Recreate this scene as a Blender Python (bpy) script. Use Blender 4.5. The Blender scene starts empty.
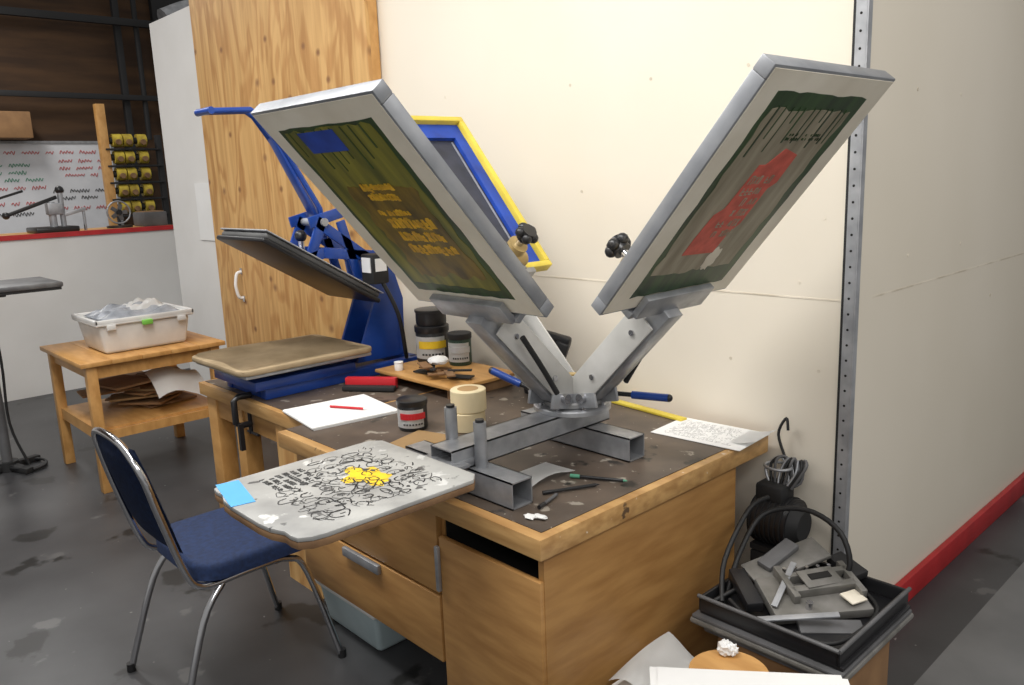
import bpy, bmesh, math, random
from mathutils import Matrix, Vector, Euler
random.seed(7)
sc=bpy.context.scene
COL=bpy.context.collection
try:
    sc.view_settings.view_transform='Standard'
except Exception: pass

# ---------------------------------------------------------------- materials
def mat(name,c1,c2=None,rough=.5,metal=0,scale=6,stretch=(1,1,1),bump=0,detail=5,specks=None,lo=.35,hi=.65,coat=0):
    m=bpy.data.materials.new(name); m.use_nodes=True
    nt=m.node_tree; N=nt.nodes; L=nt.links
    bs=N['Principled BSDF']
    bs.inputs['Roughness'].default_value=rough; bs.inputs['Metallic'].default_value=metal
    if coat: bs.inputs['Coat Weight'].default_value=coat
    tc=N.new('ShaderNodeTexCoord'); mp=N.new('ShaderNodeMapping'); mp.inputs['Scale'].default_value=stretch
    L.new(tc.outputs['Object'],mp.inputs['Vector'])
    no=N.new('ShaderNodeTexNoise'); no.inputs['Scale'].default_value=scale; no.inputs['Detail'].default_value=detail
    L.new(mp.outputs['Vector'],no.inputs['Vector'])
    cr=N.new('ShaderNodeValToRGB'); cr.color_ramp.elements[0].position=lo; cr.color_ramp.elements[1].position=hi
    if c2 is None: c2=tuple(x*.88 for x in c1)
    cr.color_ramp.elements[0].color=(*c2,1); cr.color_ramp.elements[1].color=(*c1,1)
    L.new(no.outputs['Fac'],cr.inputs['Fac'])
    out=cr.outputs['Color']
    if specks:
        for (col,ssc,th,nsc) in specks:
            n2=N.new('ShaderNodeTexNoise'); n2.inputs['Scale'].default_value=ssc; n2.inputs['Detail'].default_value=nsc
            L.new(tc.outputs['Object'],n2.inputs['Vector'])
            r=N.new('ShaderNodeValToRGB'); r.color_ramp.elements[0].position=th; r.color_ramp.elements[1].position=th+.03
            L.new(n2.outputs['Fac'],r.inputs['Fac'])
            mx=N.new('ShaderNodeMix'); mx.data_type='RGBA'
            L.new(r.outputs['Color'],mx.inputs[0]); L.new(out,mx.inputs[6]); mx.inputs[7].default_value=(*col,1)
            out=mx.outputs[2]
    L.new(out,bs.inputs['Base Color'])
    if bump:
        bp=N.new('ShaderNodeBump'); bp.inputs['Strength'].default_value=bump; bp.inputs['Distance'].default_value=.01
        L.new(no.outputs['Fac'],bp.inputs['Height']); L.new(bp.outputs['Normal'],bs.inputs['Normal'])
    return m

def ply_figure(m):
    # rotary-cut plywood: contour bands of a stretched noise field plus sparse knots
    nt=m.node_tree;N=nt.nodes;L=nt.links
    tc=[n for n in N if n.type=='TEX_COORD'][0]; bs=N['Principled BSDF']
    src=bs.inputs['Base Color'].links[0].from_socket
    mp=N.new('ShaderNodeMapping'); mp.inputs['Scale'].default_value=(2.0,2.0,.55); L.new(tc.outputs['Object'],mp.inputs['Vector'])
    n=N.new('ShaderNodeTexNoise'); n.inputs['Scale'].default_value=1.6; n.inputs['Detail'].default_value=3.5; n.inputs['Distortion'].default_value=.5; L.new(mp.outputs[0],n.inputs['Vector'])
    mu=N.new('ShaderNodeMath'); mu.operation='MULTIPLY'; mu.inputs[1].default_value=48; L.new(n.outputs['Fac'],mu.inputs[0])
    si=N.new('ShaderNodeMath'); si.operation='SINE'; L.new(mu.outputs[0],si.inputs[0])
    r=N.new('ShaderNodeValToRGB'); e=r.color_ramp.elements; e[0].position=0; e[0].color=(1,1,1,1); e[1].position=1; e[1].color=(.66,.50,.36,1)
    ma=N.new('ShaderNodeMapRange'); ma.inputs['From Min'].default_value=-.2; ma.inputs['From Max'].default_value=1; L.new(si.outputs[0],ma.inputs['Value']); L.new(ma.outputs[0],r.inputs['Fac'])
    mx=N.new('ShaderNodeMix'); mx.data_type='RGBA'; mx.blend_type='MULTIPLY'; mx.inputs[0].default_value=.6
    L.new(src,mx.inputs[6]); L.new(r.outputs['Color'],mx.inputs[7]); out=mx.outputs[2]
    sp=N.new('ShaderNodeSeparateXYZ'); L.new(tc.outputs['Object'],sp.inputs[0])
    ad=N.new('ShaderNodeMath'); ad.operation='ADD'; L.new(sp.outputs['X'],ad.inputs[0]); L.new(sp.outputs['Y'],ad.inputs[1])
    mz=N.new('ShaderNodeMath'); mz.operation='MULTIPLY'; mz.inputs[1].default_value=1.1; L.new(sp.outputs['Z'],mz.inputs[0])
    cb=N.new('ShaderNodeCombineXYZ'); L.new(ad.outputs[0],cb.inputs[0]); L.new(mz.outputs[0],cb.inputs[1])
    for sc_,a,b,col in ((2.3,.02,.065,(.26,.12,.045)),(1.4,.01,.05,(.30,.15,.06))):
        vo=N.new('ShaderNodeTexVoronoi'); vo.voronoi_dimensions='2D'; vo.inputs['Scale'].default_value=sc_; L.new(cb.outputs[0],vo.inputs['Vector'])
        r2=N.new('ShaderNodeValToRGB'); e=r2.color_ramp.elements; e[0].position=a; e[0].color=(1,1,1,1); e[1].position=b; e[1].color=(0,0,0,1)
        L.new(vo.outputs['Distance'],r2.inputs['Fac'])
        m2=N.new('ShaderNodeMix'); m2.data_type='RGBA'; L.new(r2.outputs['Color'],m2.inputs[0]); L.new(out,m2.inputs[6]); m2.inputs[7].default_value=(*col,1); out=m2.outputs[2]
    L.new(out,bs.inputs['Base Color'])
    return m

def floor_mat():
    m=mat('concrete_floor',(.080,.081,.084),(.034,.034,.037),rough=.40,scale=1.7,detail=10,bump=.06,lo=.3,hi=.72,
          specks=[((.24,.24,.235),30,.775,1),((.11,.11,.11),4,.66,9),((.018,.018,.018),3.1,.62,8)])
    nt=m.node_tree;N=nt.nodes;L=nt.links
    tc=[n for n in N if n.type=='TEX_COORD'][0]; bs=N['Principled BSDF']
    src=bs.inputs['Base Color'].links[0].from_socket
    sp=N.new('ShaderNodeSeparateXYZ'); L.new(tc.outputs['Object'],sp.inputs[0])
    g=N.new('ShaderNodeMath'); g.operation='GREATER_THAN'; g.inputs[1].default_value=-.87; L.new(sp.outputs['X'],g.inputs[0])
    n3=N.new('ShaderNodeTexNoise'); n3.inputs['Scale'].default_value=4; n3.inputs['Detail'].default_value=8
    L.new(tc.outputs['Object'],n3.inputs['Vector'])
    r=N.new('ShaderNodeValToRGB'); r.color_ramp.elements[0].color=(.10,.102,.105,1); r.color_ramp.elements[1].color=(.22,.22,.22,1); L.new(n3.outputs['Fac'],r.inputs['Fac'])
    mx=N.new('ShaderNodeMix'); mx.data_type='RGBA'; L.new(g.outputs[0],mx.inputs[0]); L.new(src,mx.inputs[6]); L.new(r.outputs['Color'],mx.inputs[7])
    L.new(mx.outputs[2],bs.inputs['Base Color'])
    return m

DRY=mat('drywall_cream',(.80,.735,.625),(.755,.69,.575),rough=.75,scale=1.0,detail=3)
DRYW=mat('painted_panel_white',(.80,.79,.77),(.73,.715,.69),rough=.7,scale=1.5)
SEAM=mat('drywall_seam',(.60,.53,.42),(.78,.71,.595),rough=.8,scale=7,lo=.42,hi=.58)
PLY=ply_figure(mat('plywood',(.66,.40,.155),(.53,.30,.105),rough=.55,scale=3.0,stretch=(9,9,.45),detail=7,lo=.38,hi=.62))
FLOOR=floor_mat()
OAK=mat('desk_oak',(.49,.265,.09),(.37,.185,.058),rough=.42,scale=3,stretch=(1.5,1.5,9),detail=7)
OAKX=mat('desk_oak_edge',(.60,.36,.14),(.41,.22,.075),rough=.42,scale=3,stretch=(1.5,6,12),detail=7,specks=[((.75,.68,.55),30,.72,2),((.12,.07,.035),14,.70,4)])
PINE=mat('pine_table',(.62,.34,.115),(.49,.25,.075),rough=.45,scale=3,stretch=(2,8,4),detail=6)
TOPM=mat('scuffed_worktop',(.15,.112,.084),(.065,.050,.040),rough=.45,scale=5,detail=10,lo=.3,hi=.7,
   specks=[((.34,.30,.25),13,.63,9),((.50,.46,.40),45,.71,3),((.03,.025,.02),7,.63,6)])
DARK=mat('dark_void',(.012,.011,.010),rough=.9)  # near-black colour standing in for shade inside openings and gaps
BLK=mat('black_plastic',(.016,.016,.018),rough=.35)
BLKM=mat('black_matte',(.018,.018,.019),rough=.7)
ALU=mat('aluminium_brushed',(.44,.45,.47),(.32,.33,.35),rough=.38,metal=.55,scale=18,detail=6)
ALUF=mat('frame_aluminium',(.34,.35,.37),(.25,.26,.28),rough=.42,metal=.35,scale=10,detail=7)
ALUW=mat('arm_plate_lit_tone',(.62,.61,.585),(.50,.495,.47),rough=.45,metal=.1,scale=8)  # paler than the aluminium: bright light on the arm sides put into colour
ALUD=mat('aluminium_dull',(.38,.38,.38),(.26,.26,.26),rough=.5,metal=.5,scale=8)
CHR=mat('chrome',(.62,.62,.64),rough=.16,metal=1)
GALV=mat('galvanised',(.46,.47,.49),(.32,.33,.35),rough=.45,metal=.4,scale=14)
RED=mat('red_paint',(.55,.025,.03),(.42,.02,.022),rough=.45)
BLUE=mat('press_blue',(.012,.062,.33),(.009,.045,.25),rough=.35,coat=.3)
BLUET=mat('blue_tape',(.012,.07,.46),(.008,.04,.28),rough=.5,scale=9)
LBLUE=mat('masking_tape_blue',(.10,.40,.78),rough=.6)
YEL=mat('yellow_ink',(.85,.58,.02),(.70,.46,.03),rough=.5,scale=14)
YELF=mat('yellow_frame',(.78,.62,.08),(.6,.46,.05),rough=.45)
YELD=mat('yellow_spool',(.62,.47,.05),(.35,.25,.03),rough=.6,scale=12)
ORG=mat('orange_ink',(.85,.50,.02),(.55,.30,.02),rough=.5,scale=30)
NAVY=mat('navy_upholstery',(.010,.028,.095),(.007,.018,.06),rough=.8,scale=60,bump=.2)
WHT=mat('white_paper',(.86,.86,.85),(.80,.80,.79),rough=.8,scale=3)
PLW=mat('white_plastic',(.74,.74,.72),(.58,.58,.57),rough=.3,scale=5)
MESH=mat('screen_mesh_cream',(.90,.84,.71),(.74,.67,.54),rough=.6,scale=4,detail=8,specks=[((.50,.46,.34),9,.70,6)])
EMU1=mat('emulsion_olive',(.27,.25,.030),(.070,.082,.013),rough=.42,scale=2.6,stretch=(.9,9,1),detail=6,lo=.32,hi=.66)
EMUB=mat('emulsion_brown',(.24,.155,.016),(.075,.050,.009),rough=.42,scale=5,stretch=(1.4,4,1),detail=7,lo=.35,hi=.62)
EMUG=mat('emulsion_green',(.038,.090,.024),(.016,.036,.012),rough=.42,scale=4,stretch=(1,7,1),detail=5)
EMUT=mat('emulsion_taupe',(.40,.35,.255),(.22,.19,.125),rough=.5,scale=3.4,stretch=(1,6,1),detail=8)
PNK=mat('red_print',(.70,.13,.09),(.52,.09,.06),rough=.6,scale=25)
DMESH=mat('dark_mesh',(.035,.04,.065),(.015,.018,.03),rough=.5,scale=10)
KRAFT=mat('kraft_paper',(.40,.25,.11),rough=.8)
CARD=mat('cardboard',(.34,.19,.085),(.24,.13,.06),rough=.8)
BEIGE=mat('beige_pad',(.40,.30,.18),(.28,.205,.115),rough=.75,scale=7,bump=.12,detail=8)
PADG=mat('platen_grey',(.10,.10,.10),(.06,.06,.06),rough=.6)
PADS=mat('platen_stand_grey',(.17,.175,.18),(.10,.10,.105),rough=.5,metal=.3,scale=9)
TAPE=mat('masking_tape_cream',(.74,.63,.40),(.64,.54,.34),rough=.7)
PALT=mat('pallet_adhesive_grey',(.47,.47,.45),(.24,.24,.235),rough=.42,scale=4.5,detail=11,lo=.30,hi=.60,specks=[((.10,.10,.10),19,.65,8),((.66,.66,.64),11,.63,8)])
INK=mat('black_ink',(.015,.015,.015),rough=.6)
INKF=mat('faded_ink',(.09,.09,.09),(.03,.03,.03),rough=.6,scale=30)
LINE=mat('print_grey',(.50,.50,.50),rough=.7)
GREYP=mat('grey_plastic',(.13,.13,.135),(.08,.08,.082),rough=.5)
GREYM=mat('grey_metal_box',(.26,.25,.235),(.15,.145,.13),rough=.5,metal=.3,scale=12,detail=8)
BROWNW=mat('dark_brown_wall',(.085,.042,.017),(.045,.022,.010),rough=.8,scale=3,stretch=(1,.4,3),detail=6)
WB=mat('whiteboard',(.78,.79,.82),(.72,.73,.76),rough=.25)
RINK=mat('marker_red',(.62,.12,.12),rough=.6)
GINK=mat('marker_green',(.10,.35,.22),rough=.6)
GREEN=mat('green_latch',(.20,.55,.08),rough=.5)
TOTE=mat('tote_bluegrey',(.42,.50,.52),(.34,.42,.44),rough=.35)
SMOKE=mat('clear_bag',(.62,.65,.70),(.38,.41,.46),rough=.25,scale=14)
PENR=mat('red_tool',(.6,.02,.03),rough=.4)
BLKR=mat('black_rubber',(.013,.013,.014),rough=.55)
CORK=mat('brass_knob',(.50,.36,.15),rough=.4,metal=.3)
BLOCK=mat('painted_block',(.66,.67,.70),rough=.7)
WOODD=mat('scrap_wood',(.28,.16,.075),(.16,.085,.04),rough=.7,scale=12)
GREEND=mat('dark_green_jar',(.02,.05,.03),rough=.4)

# ---------------------------------------------------------------- builder
def rotm(rot):
    if isinstance(rot,Matrix): return rot.to_4x4()
    return Euler([math.radians(a) for a in rot],'XYZ').to_matrix().to_4x4()
class B:
    def __init__(s,name,M=None,parent=None):
        s.name=name; s.bm=bmesh.new(); s.mats=[]; s.M=M or Matrix.Identity(4); s.parent=parent
    def mi(s,m):
        if m not in s.mats: s.mats.append(m)
        return s.mats.index(m)
    def add(s,t,m,M=None):
        i=s.mi(m)
        if M is not None: t.transform(M)
        for f in t.faces: f.material_index=i
        bmesh.ops.recalc_face_normals(t,faces=t.faces[:])
        me=bpy.data.meshes.new('t'); t.to_mesh(me); t.free(); s.bm.from_mesh(me); bpy.data.meshes.remove(me)
    def box(s,c,size,m,rot=(0,0,0),bev=0,seg=2):
        t=bmesh.new(); bmesh.ops.create_cube(t,size=1)
        bmesh.ops.scale(t,vec=size,verts=t.verts)
        if bev: bmesh.ops.bevel(t,geom=t.edges[:],offset=min(bev,min(size)*.45),segments=seg,profile=.5,affect='EDGES')
        s.add(t,m,Matrix.Translation(c)@rotm(rot)); return s
    def bx(s,x0,x1,y0,y1,z0,z1,m,bev=0):
        return s.box(((x0+x1)/2,(y0+y1)/2,(z0+z1)/2),(abs(x1-x0),abs(y1-y0),abs(z1-z0)),m,bev=bev)
    def frame(s,p0,p1,up=(0,0,1)):
        p0=Vector(p0);p1=Vector(p1);x=(p1-p0).normalized();u=Vector(up)
        if abs(x.dot(u))>.98: u=Vector((1,0,0))
        if abs(x.dot(u))>.98: u=Vector((0,1,0))
        y=u.cross(x).normalized(); z=x.cross(y)
        M=Matrix((x,y,z)).transposed().to_4x4(); M.translation=(p0+p1)/2
        return M,(p1-p0).length
    def beam(s,p0,p1,w,h,m,up=(0,0,1),bev=.003):
        M,l=s.frame(p0,p1,up); t=bmesh.new(); bmesh.ops.create_cube(t,size=1); bmesh.ops.scale(t,vec=(l,w,h),verts=t.verts)
        if bev: bmesh.ops.bevel(t,geom=t.edges[:],offset=min(bev,.4*min(l,w,h)),segments=2,profile=.5,affect='EDGES')
        s.add(t,m,M); return s
    def hollow(s,p0,p1,w,h,t_,m,up=(0,0,1),inner=None):
        M,l=s.frame(p0,p1,up)
        for c,sz in (((0,w/2-t_/2,0),(l,t_,h)),((0,-w/2+t_/2,0),(l,t_,h)),((0,0,h/2-t_/2),(l,w,t_)),((0,0,-h/2+t_/2),(l,w,t_))):
            t=bmesh.new(); bmesh.ops.create_cube(t,size=1); bmesh.ops.scale(t,vec=sz,verts=t.verts); bmesh.ops.translate(t,vec=c,verts=t.verts); s.add(t,m,M)
        if inner:
            t=bmesh.new(); bmesh.ops.create_cube(t,size=1); bmesh.ops.scale(t,vec=(l*.5,w-t_*2,h-t_*2),verts=t.verts); s.add(t,inner,M)
        return s
    def cyl(s,p0,p1,r,m,r2=None,seg=24):
        M,l=s.frame(p0,p1); t=bmesh.new()
        bmesh.ops.create_cone(t,cap_ends=True,segments=seg,radius1=r,radius2=r if r2 is None else r2,depth=l)
        s.add(t,m,M@Matrix.Rotation(math.radians(90),4,'Y')); return s
    def sph(s,c,r,m,sc=(1,1,1),rot=(0,0,0),seg=20):
        t=bmesh.new(); bmesh.ops.create_uvsphere(t,u_segments=seg,v_segments=seg//2,radius=r); bmesh.ops.scale(t,vec=sc,verts=t.verts)
        s.add(t,m,Matrix.Translation(c)@rotm(rot)); return s
    def crumple(s,c,r,m,sc=(1,1,1),sub=3,j=.25):
        t=bmesh.new(); bmesh.ops.create_icosphere(t,subdivisions=sub,radius=r)
        for v in t.verts:
            v.co*=random.uniform(1-j,1+j); v.co=Vector((v.co.x*sc[0],v.co.y*sc[1],v.co.z*sc[2]))
        s.add(t,m,Matrix.Translation(c)); return s
    def lathe(s,prof,c,m,seg=32,rot=(0,0,0)):
        t=bmesh.new(); rings=[]
        for r,z in prof: rings.append([t.verts.new((r*math.cos(2*math.pi*k/seg),r*math.sin(2*math.pi*k/seg),z)) for k in range(seg)])
        for a,b in zip(rings,rings[1:]):
            for k in range(seg): t.faces.new((a[k],a[(k+1)%seg],b[(k+1)%seg],b[k]))
        t.faces.new(rings[0]); t.faces.new(rings[-1])
        s.add(t,m,Matrix.Translation(c)@rotm(rot)); return s
    def tube(s,pts,r,m,closed=False,seg=10,sub=5,flat=1,smooth=True):
        P=[Vector(p) for p in pts]
        if smooth and len(P)>2:
            Q=[];n=len(P)
            rng=range(n) if closed else range(n-1)
            for i in rng:
                p0=P[(i-1)%n] if (closed or i>0) else P[0]; p1=P[i]; p2=P[(i+1)%n]; p3=P[(i+2)%n] if (closed or i+2<n) else P[-1]
                for k in range(sub):
                    u=k/sub; Q.append(.5*((2*p1)+(p2-p0)*u+(2*p0-5*p1+4*p2-p3)*u*u+(3*p1-p0-3*p2+p3)*u**3))
            if not closed: Q.append(P[-1])
            P=Q
        n=len(P); t=bmesh.new(); rings=[]; up=None
        for i,p in enumerate(P):
            if closed: d=(P[(i+1)%n]-P[i-1])
            else: d=P[min(i+1,n-1)]-P[max(i-1,0)]
            if d.length<1e-9: d=Vector((1,0,0))
            d.normalize()
            if up is None:
                up=Vector((0,0,1)) if abs(d.z)<.9 else Vector((1,0,0))
            if flat!=1: up=Vector((0,0,1))
            x=up.cross(d)
            if x.length<1e-6: x=Vector((1,0,0)).cross(d)
            x.normalize(); y=d.cross(x); 
            if flat==1: up=y
            rings.append([t.verts.new(p+x*r*math.cos(2*math.pi*k/seg)+y*r*flat*math.sin(2*math.pi*k/seg)) for k in range(seg)])
        pr=list(zip(rings,rings[1:]))
        if closed: pr.append((rings[-1],rings[0]))
        for a,b in pr:
            for k in range(seg): t.faces.new((a[k],a[(k+1)%seg],b[(k+1)%seg],b[k]))
        if not closed:
            t.faces.new(rings[0]); t.faces.new(rings[-1])
        s.add(t,m); return s
    def prism(s,pts,z0,z1,m,M=None,bev=0):
        t=bmesh.new(); vs=[t.verts.new((p[0],p[1],z0)) for p in pts]; f=t.faces.new(vs)
        r=bmesh.ops.extrude_face_region(t,geom=[f]); 
        bmesh.ops.translate(t,vec=(0,0,z1-z0),verts=[v for v in r['geom'] if isinstance(v,bmesh.types.BMVert)])
        if bev: bmesh.ops.bevel(t,geom=[e for e in t.edges],offset=bev,segments=2,profile=.5,affect='EDGES')
        s.add(t,m,M); return s
    def sheet(s,fn,nx,ny,m,th=.001):
        t=bmesh.new(); g=[[t.verts.new(fn(i/nx,j/ny)) for j in range(ny+1)] for i in range(nx+1)]
        for i in range(nx):
            for j in range(ny): t.faces.new((g[i][j],g[i+1][j],g[i+1][j+1],g[i][j+1]))
        bmesh.ops.solidify(t,geom=t.faces[:],thickness=th)
        s.add(t,m); return s
    def glyphs(s,c,ux,uy,w,h,rows,m,th=.0012,dens=.8,bold=.16,jit=0):
        ux=Vector(ux);uy=Vector(uy);c=Vector(c); n=ux.cross(uy)
        rh=h/rows
        for r in range(rows):
            x=0; wend=w*(1-random.random()*jit)
            while x<wend:
                cw=rh*random.uniform(.35,.6)
                if random.random()<dens:
                    o=c+ux*(x-w/2)+uy*(h/2-(r+.5)*rh)
                    k=random.random(); H=rh*random.uniform(.22,.36)
                    b=rh*bold
                    segs=[((0,-H),(0,H))]
                    if k<.35: segs+=[((0,H),(cw*.6,H)),((cw*.6,H),(cw*.6,-H))]
                    elif k<.6: segs+=[((0,0),(cw*.6,0)),((0,-H),(cw*.6,-H))]
                    elif k<.8: segs=[((0,-H),(cw*.3,H)),((cw*.3,H),(cw*.6,-H))]
                    else: segs=[((0,H),(cw*.6,-H)),((0,-H),(cw*.6,H))]
                    for a,bb in segs:
                        pa=o+ux*a[0]+uy*a[1]; pb=o+ux*bb[0]+uy*bb[1]
                        s.beam(pa,pb,b,th,m,up=n,bev=0)
                x+=cw
    def done(s):
        me=bpy.data.meshes.new(s.name); s.bm.to_mesh(me); s.bm.free()
        for m in s.mats: me.materials.append(m)
        for p in me.polygons: p.use_smooth=True
        try: me.set_sharp_from_angle(angle=math.radians(38))
        except Exception: pass
        o=bpy.data.objects.new(s.name,me); COL.objects.link(o)
        if s.parent: o.parent=s.parent
        o.matrix_world=s.M
        return o
def empty(name,loc=(0,0,0)):
    e=bpy.data.objects.new(name,None); e.empty_display_size=.1; e.location=loc; COL.objects.link(e); return e

# ---------------------------------------------------------------- room
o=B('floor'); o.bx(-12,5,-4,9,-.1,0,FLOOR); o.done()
o=B('wall_back'); o.bx(-5.7,-1.11,2.5,2.62,0,3.0,DRY)
o.bx(-3.6,-1.145,2.4985,2.5005,1.237,1.242,SEAM)
for (x,z) in [(-3.1,2.05),(-2.3,2.02),(-2.25,1.6),(-1.9,2.0),(-1.5,2.0),(-1.22,1.9),(-1.22,1.5),(-1.6,1.6),(-3.0,1.6),(-1.22,1.0),(-1.55,1.0),(-1.9,1.29),(-1.3,1.29),(-1.7,1.20)]:
    o.cyl((x,2.4985,z),(x,2.5005,z),.006,SEAM,seg=10)
o.done()
o=B('wall_left_panel'); o.bx(-6.65,-5.70,2.5,2.62,0,2.93,DRYW); o.done()
o=B('wall_right'); o.bx(-1.23,-1.11,2.62,4.6,0,3.0,DRY); o.bx(-1.1115,-1.1095,2.63,4.59,1.236,1.242,SEAM)
for (y,z) in [(2.9,1.9),(3.3,1.9),(2.9,1.35),(3.4,1.35),(3.8,1.1),(4.2,1.9)]:
    o.cyl((-1.1115,y,z),(-1.1085,y,z),.006,SEAM,seg=10)
o.done()
o=B('wall_far_right'); o.bx(-1.2,5,6.4,6.5,0,3.4,BLOCK); o.done()
o=B('wall_far_left'); o.bx(-10.8,-10.6,-4,8.9,0,4.6,BROWNW); o.done()
o=B('wall_low_partition'); o.bx(-7.82,-7.70,-3.5,2.95,0,1.33,DRYW); o.done()
o=B('trim_red_counter_edge'); o.bx(-8.35,-7.72,-3.5,2.95,1.331,1.36,PINE); o.bx(-7.72,-7.68,-3.5,2.95,1.325,1.365,RED); o.done()
o=B('baseboard_right'); o.bx(-1.109,-1.085,2.5,4.6,0,.10,RED,bev=.004); o.done()
o=B('trim_corner_angle')
o.bx(-1.143,-1.110,2.494,2.499,.0,3.0,GALV); o.bx(-1.1095,-1.105,2.494,2.520,0,3.0,GALV)
o.bx(-1.152,-1.143,2.496,2.499,0,3.0,BLKM)
for i in range(60):
    z=.05+i*.05
    o.cyl((-1.127,2.4932,z),(-1.127,2.4945,z),.0042,DARK,seg=8)
o.done()
o=B('plywood_door'); o.bx(-5.69,-3.60,2.42,2.44,.0,3.4,PLY); o.bx(-3.66,-3.60,2.44,2.492,.0,3.4,PINE); o.bx(-5.69,-5.62,2.44,2.492,.0,3.4,PINE)
o.tube([(-5.31,2.42,.93),(-5.31,2.385,.94),(-5.31,2.37,1.0),(-5.31,2.37,1.04),(-5.31,2.385,1.10),(-5.31,2.42,1.11)],.011,WHT)
o.box((-5.31,2.417,.925),(.03,.006,.04),CHR); o.box((-5.31,2.417,1.115),(.03,.006,.04),CHR)
o.done()
o=B('wall_paper_notice'); o.bx(-6.12,-5.85,2.492,2.496,1.30,1.72,WHT); o.done()

# ---------------------------------------------------------------- far left background
o=B('whiteboard')
o.bx(-10.585,-10.555,-.5,3.35,1.15,2.27,WB)
o.bx(-10.59,-10.54,-.52,3.37,2.26,2.29,ALU)
o.bx(-10.59,-10.54,-.52,3.37,1.13,1.16,ALU)
o.bx(-10.59,-10.54,3.34,3.37,1.13,2.29,ALU)
def scrawl(y0,z,w,m):
    y=y0
    while y<y0+w:
        n=random.randint(3,7); P=[]
        for k in range(n*2): P.append((-10.551,y+k*.016,z+(.022 if k%2 else -.018)*random.uniform(.4,1.2)))
        o.tube(P,.0042,m,seg=5,sub=3); y+=n*.032+.05
for (y,z,w,m) in [(2.0,2.16,1.1,RINK),(2.75,2.06,.45,RINK),(2.75,1.98,.5,RINK),(2.8,1.90,.4,RINK),(2.0,2.02,.5,GINK),(2.05,1.94,.4,GINK),(2.0,1.86,.5,GINK),(2.05,1.77,.45,RINK),(2.65,1.72,.5,INKF),(2.7,1.64,.4,INKF),(2.0,1.6,.5,RINK),(2.7,1.52,.45,RINK),(1.4,2.1,.4,RINK),(1.4,1.9,.4,GINK),(2.0,1.48,.4,INKF)]:
    scrawl(y,z,w,m)
o.done()
o=B('overhead_pipe_rack')
o.beam((-10.3,-1,3.62),(-10.3,6,3.62),.06,.08,BLKM); o.beam((-10.35,-1,2.78),(-10.35,4.2,2.78),.05,.06,BLKM)
o.beam((-10.45,3.55,.0),(-10.45,3.55,4.5),.07,.07,BLKM); o.cyl((-10.4,3.75,2.3),(-10.4,3.75,4.5),.03,BLKM)
o.bx(-10.58,-10.5,4.0,8.5,2.4,4.4,BLKM)
o.tube([(-9.9,3.9,3.6),(-9.9,4.3,3.75),(-9.9,4.9,3.78),(-9.9,6.5,3.8)],.14,GALV)
o.done()
o=B('brown_storage_box'); o.bx(-10.53,-10.2,1.0,2.45,2.30,2.58,CARD,bev=.01); o.bx(-10.531,-10.199,1.68,1.76,2.29,2.585,KRAFT); o.done()
o=B('yellow_spool_rack')
o.beam((-9.6,2.97,0),(-9.6,2.97,2.62),.09,.09,PINE); o.beam((-9.6,3.55,0),(-9.6,3.55,2.3),.06,.06,BLKM); o.beam((-9.6,3.2,0),(-9.6,3.2,2.3),.03,.03,BLKM)
for i in range(5):
    z=1.52+i*.18
    for y in (3.10,3.21,3.36):
        o.cyl((-9.60,y-.045,z),(-9.60,y+.05,z),.07,YELD,seg=16); o.cyl((-9.60,y-.075,z),(-9.60,y+.075,z),.035,BLKM,seg=12); o.cyl((-9.53,y,z-.02),(-9.50,y,z-.02),.03,WOODD,seg=10)
    o.beam((-9.6,2.97,z-.095),(-9.6,3.55,z-.095),.12,.02,BLKM)
o.done()
o=B('bench_screen_clamp')
o.box((-7.95,1.95,1.385),(.35,.34,.045),BLK,bev=.01)
o.cyl((-7.9,1.95,1.4),(-7.9,1.95,1.62),.03,GALV); o.cyl((-7.9,2.03,1.4),(-7.9,2.03,1.7),.022,ALU)
o.beam((-7.9,1.6,1.52),(-7.9,2.0,1.66),.03,.03,BLK); o.beam((-7.9,1.35,1.60),(-7.9,1.75,1.72),.02,.02,BLK); o.sph((-7.9,1.6,1.52),.03,BLK)
o.box((-7.9,1.97,1.56),(.1,.12,.1),GALV,bev=.01); o.sph((-7.9,2.03,1.72),.035,BLK); o.beam((-7.9,2.03,1.5),(-7.9,2.22,1.55),.03,.03,GALV); o.cyl((-7.9,2.2,1.36),(-7.9,2.2,1.56),.012,CHR); o.done()
o=B('desk_fan')
o.cyl((-8.0,2.52,1.361),(-8.0,2.52,1.38),.11,BLK); o.cyl((-8.0,2.52,1.38),(-8.0,2.52,1.46),.015,BLK)
o.tube([(-7.98,2.52+.10*math.cos(k*math.pi/6),1.50+.10*math.sin(k*math.pi/6)) for k in range(12)],.008,ALU,closed=True)
for k in range(5):
    a=k*2*math.pi/5; o.box((-7.98,2.52+.05*math.cos(a),1.50+.05*math.sin(a)),(.01,.05,.035),GREYP,rot=(math.degrees(a),0,0))
o.cyl((-8.02,2.52,1.5),(-7.96,2.52,1.5),.025,BLK); o.done()
o=B('parts_bin'); o.box((-8.0,2.80,1.425),(.28,.22,.13),GREYP,bev=.01); o.box((-8.0,2.80,1.492),(.24,.18,.01),CARD); o.done()

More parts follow.
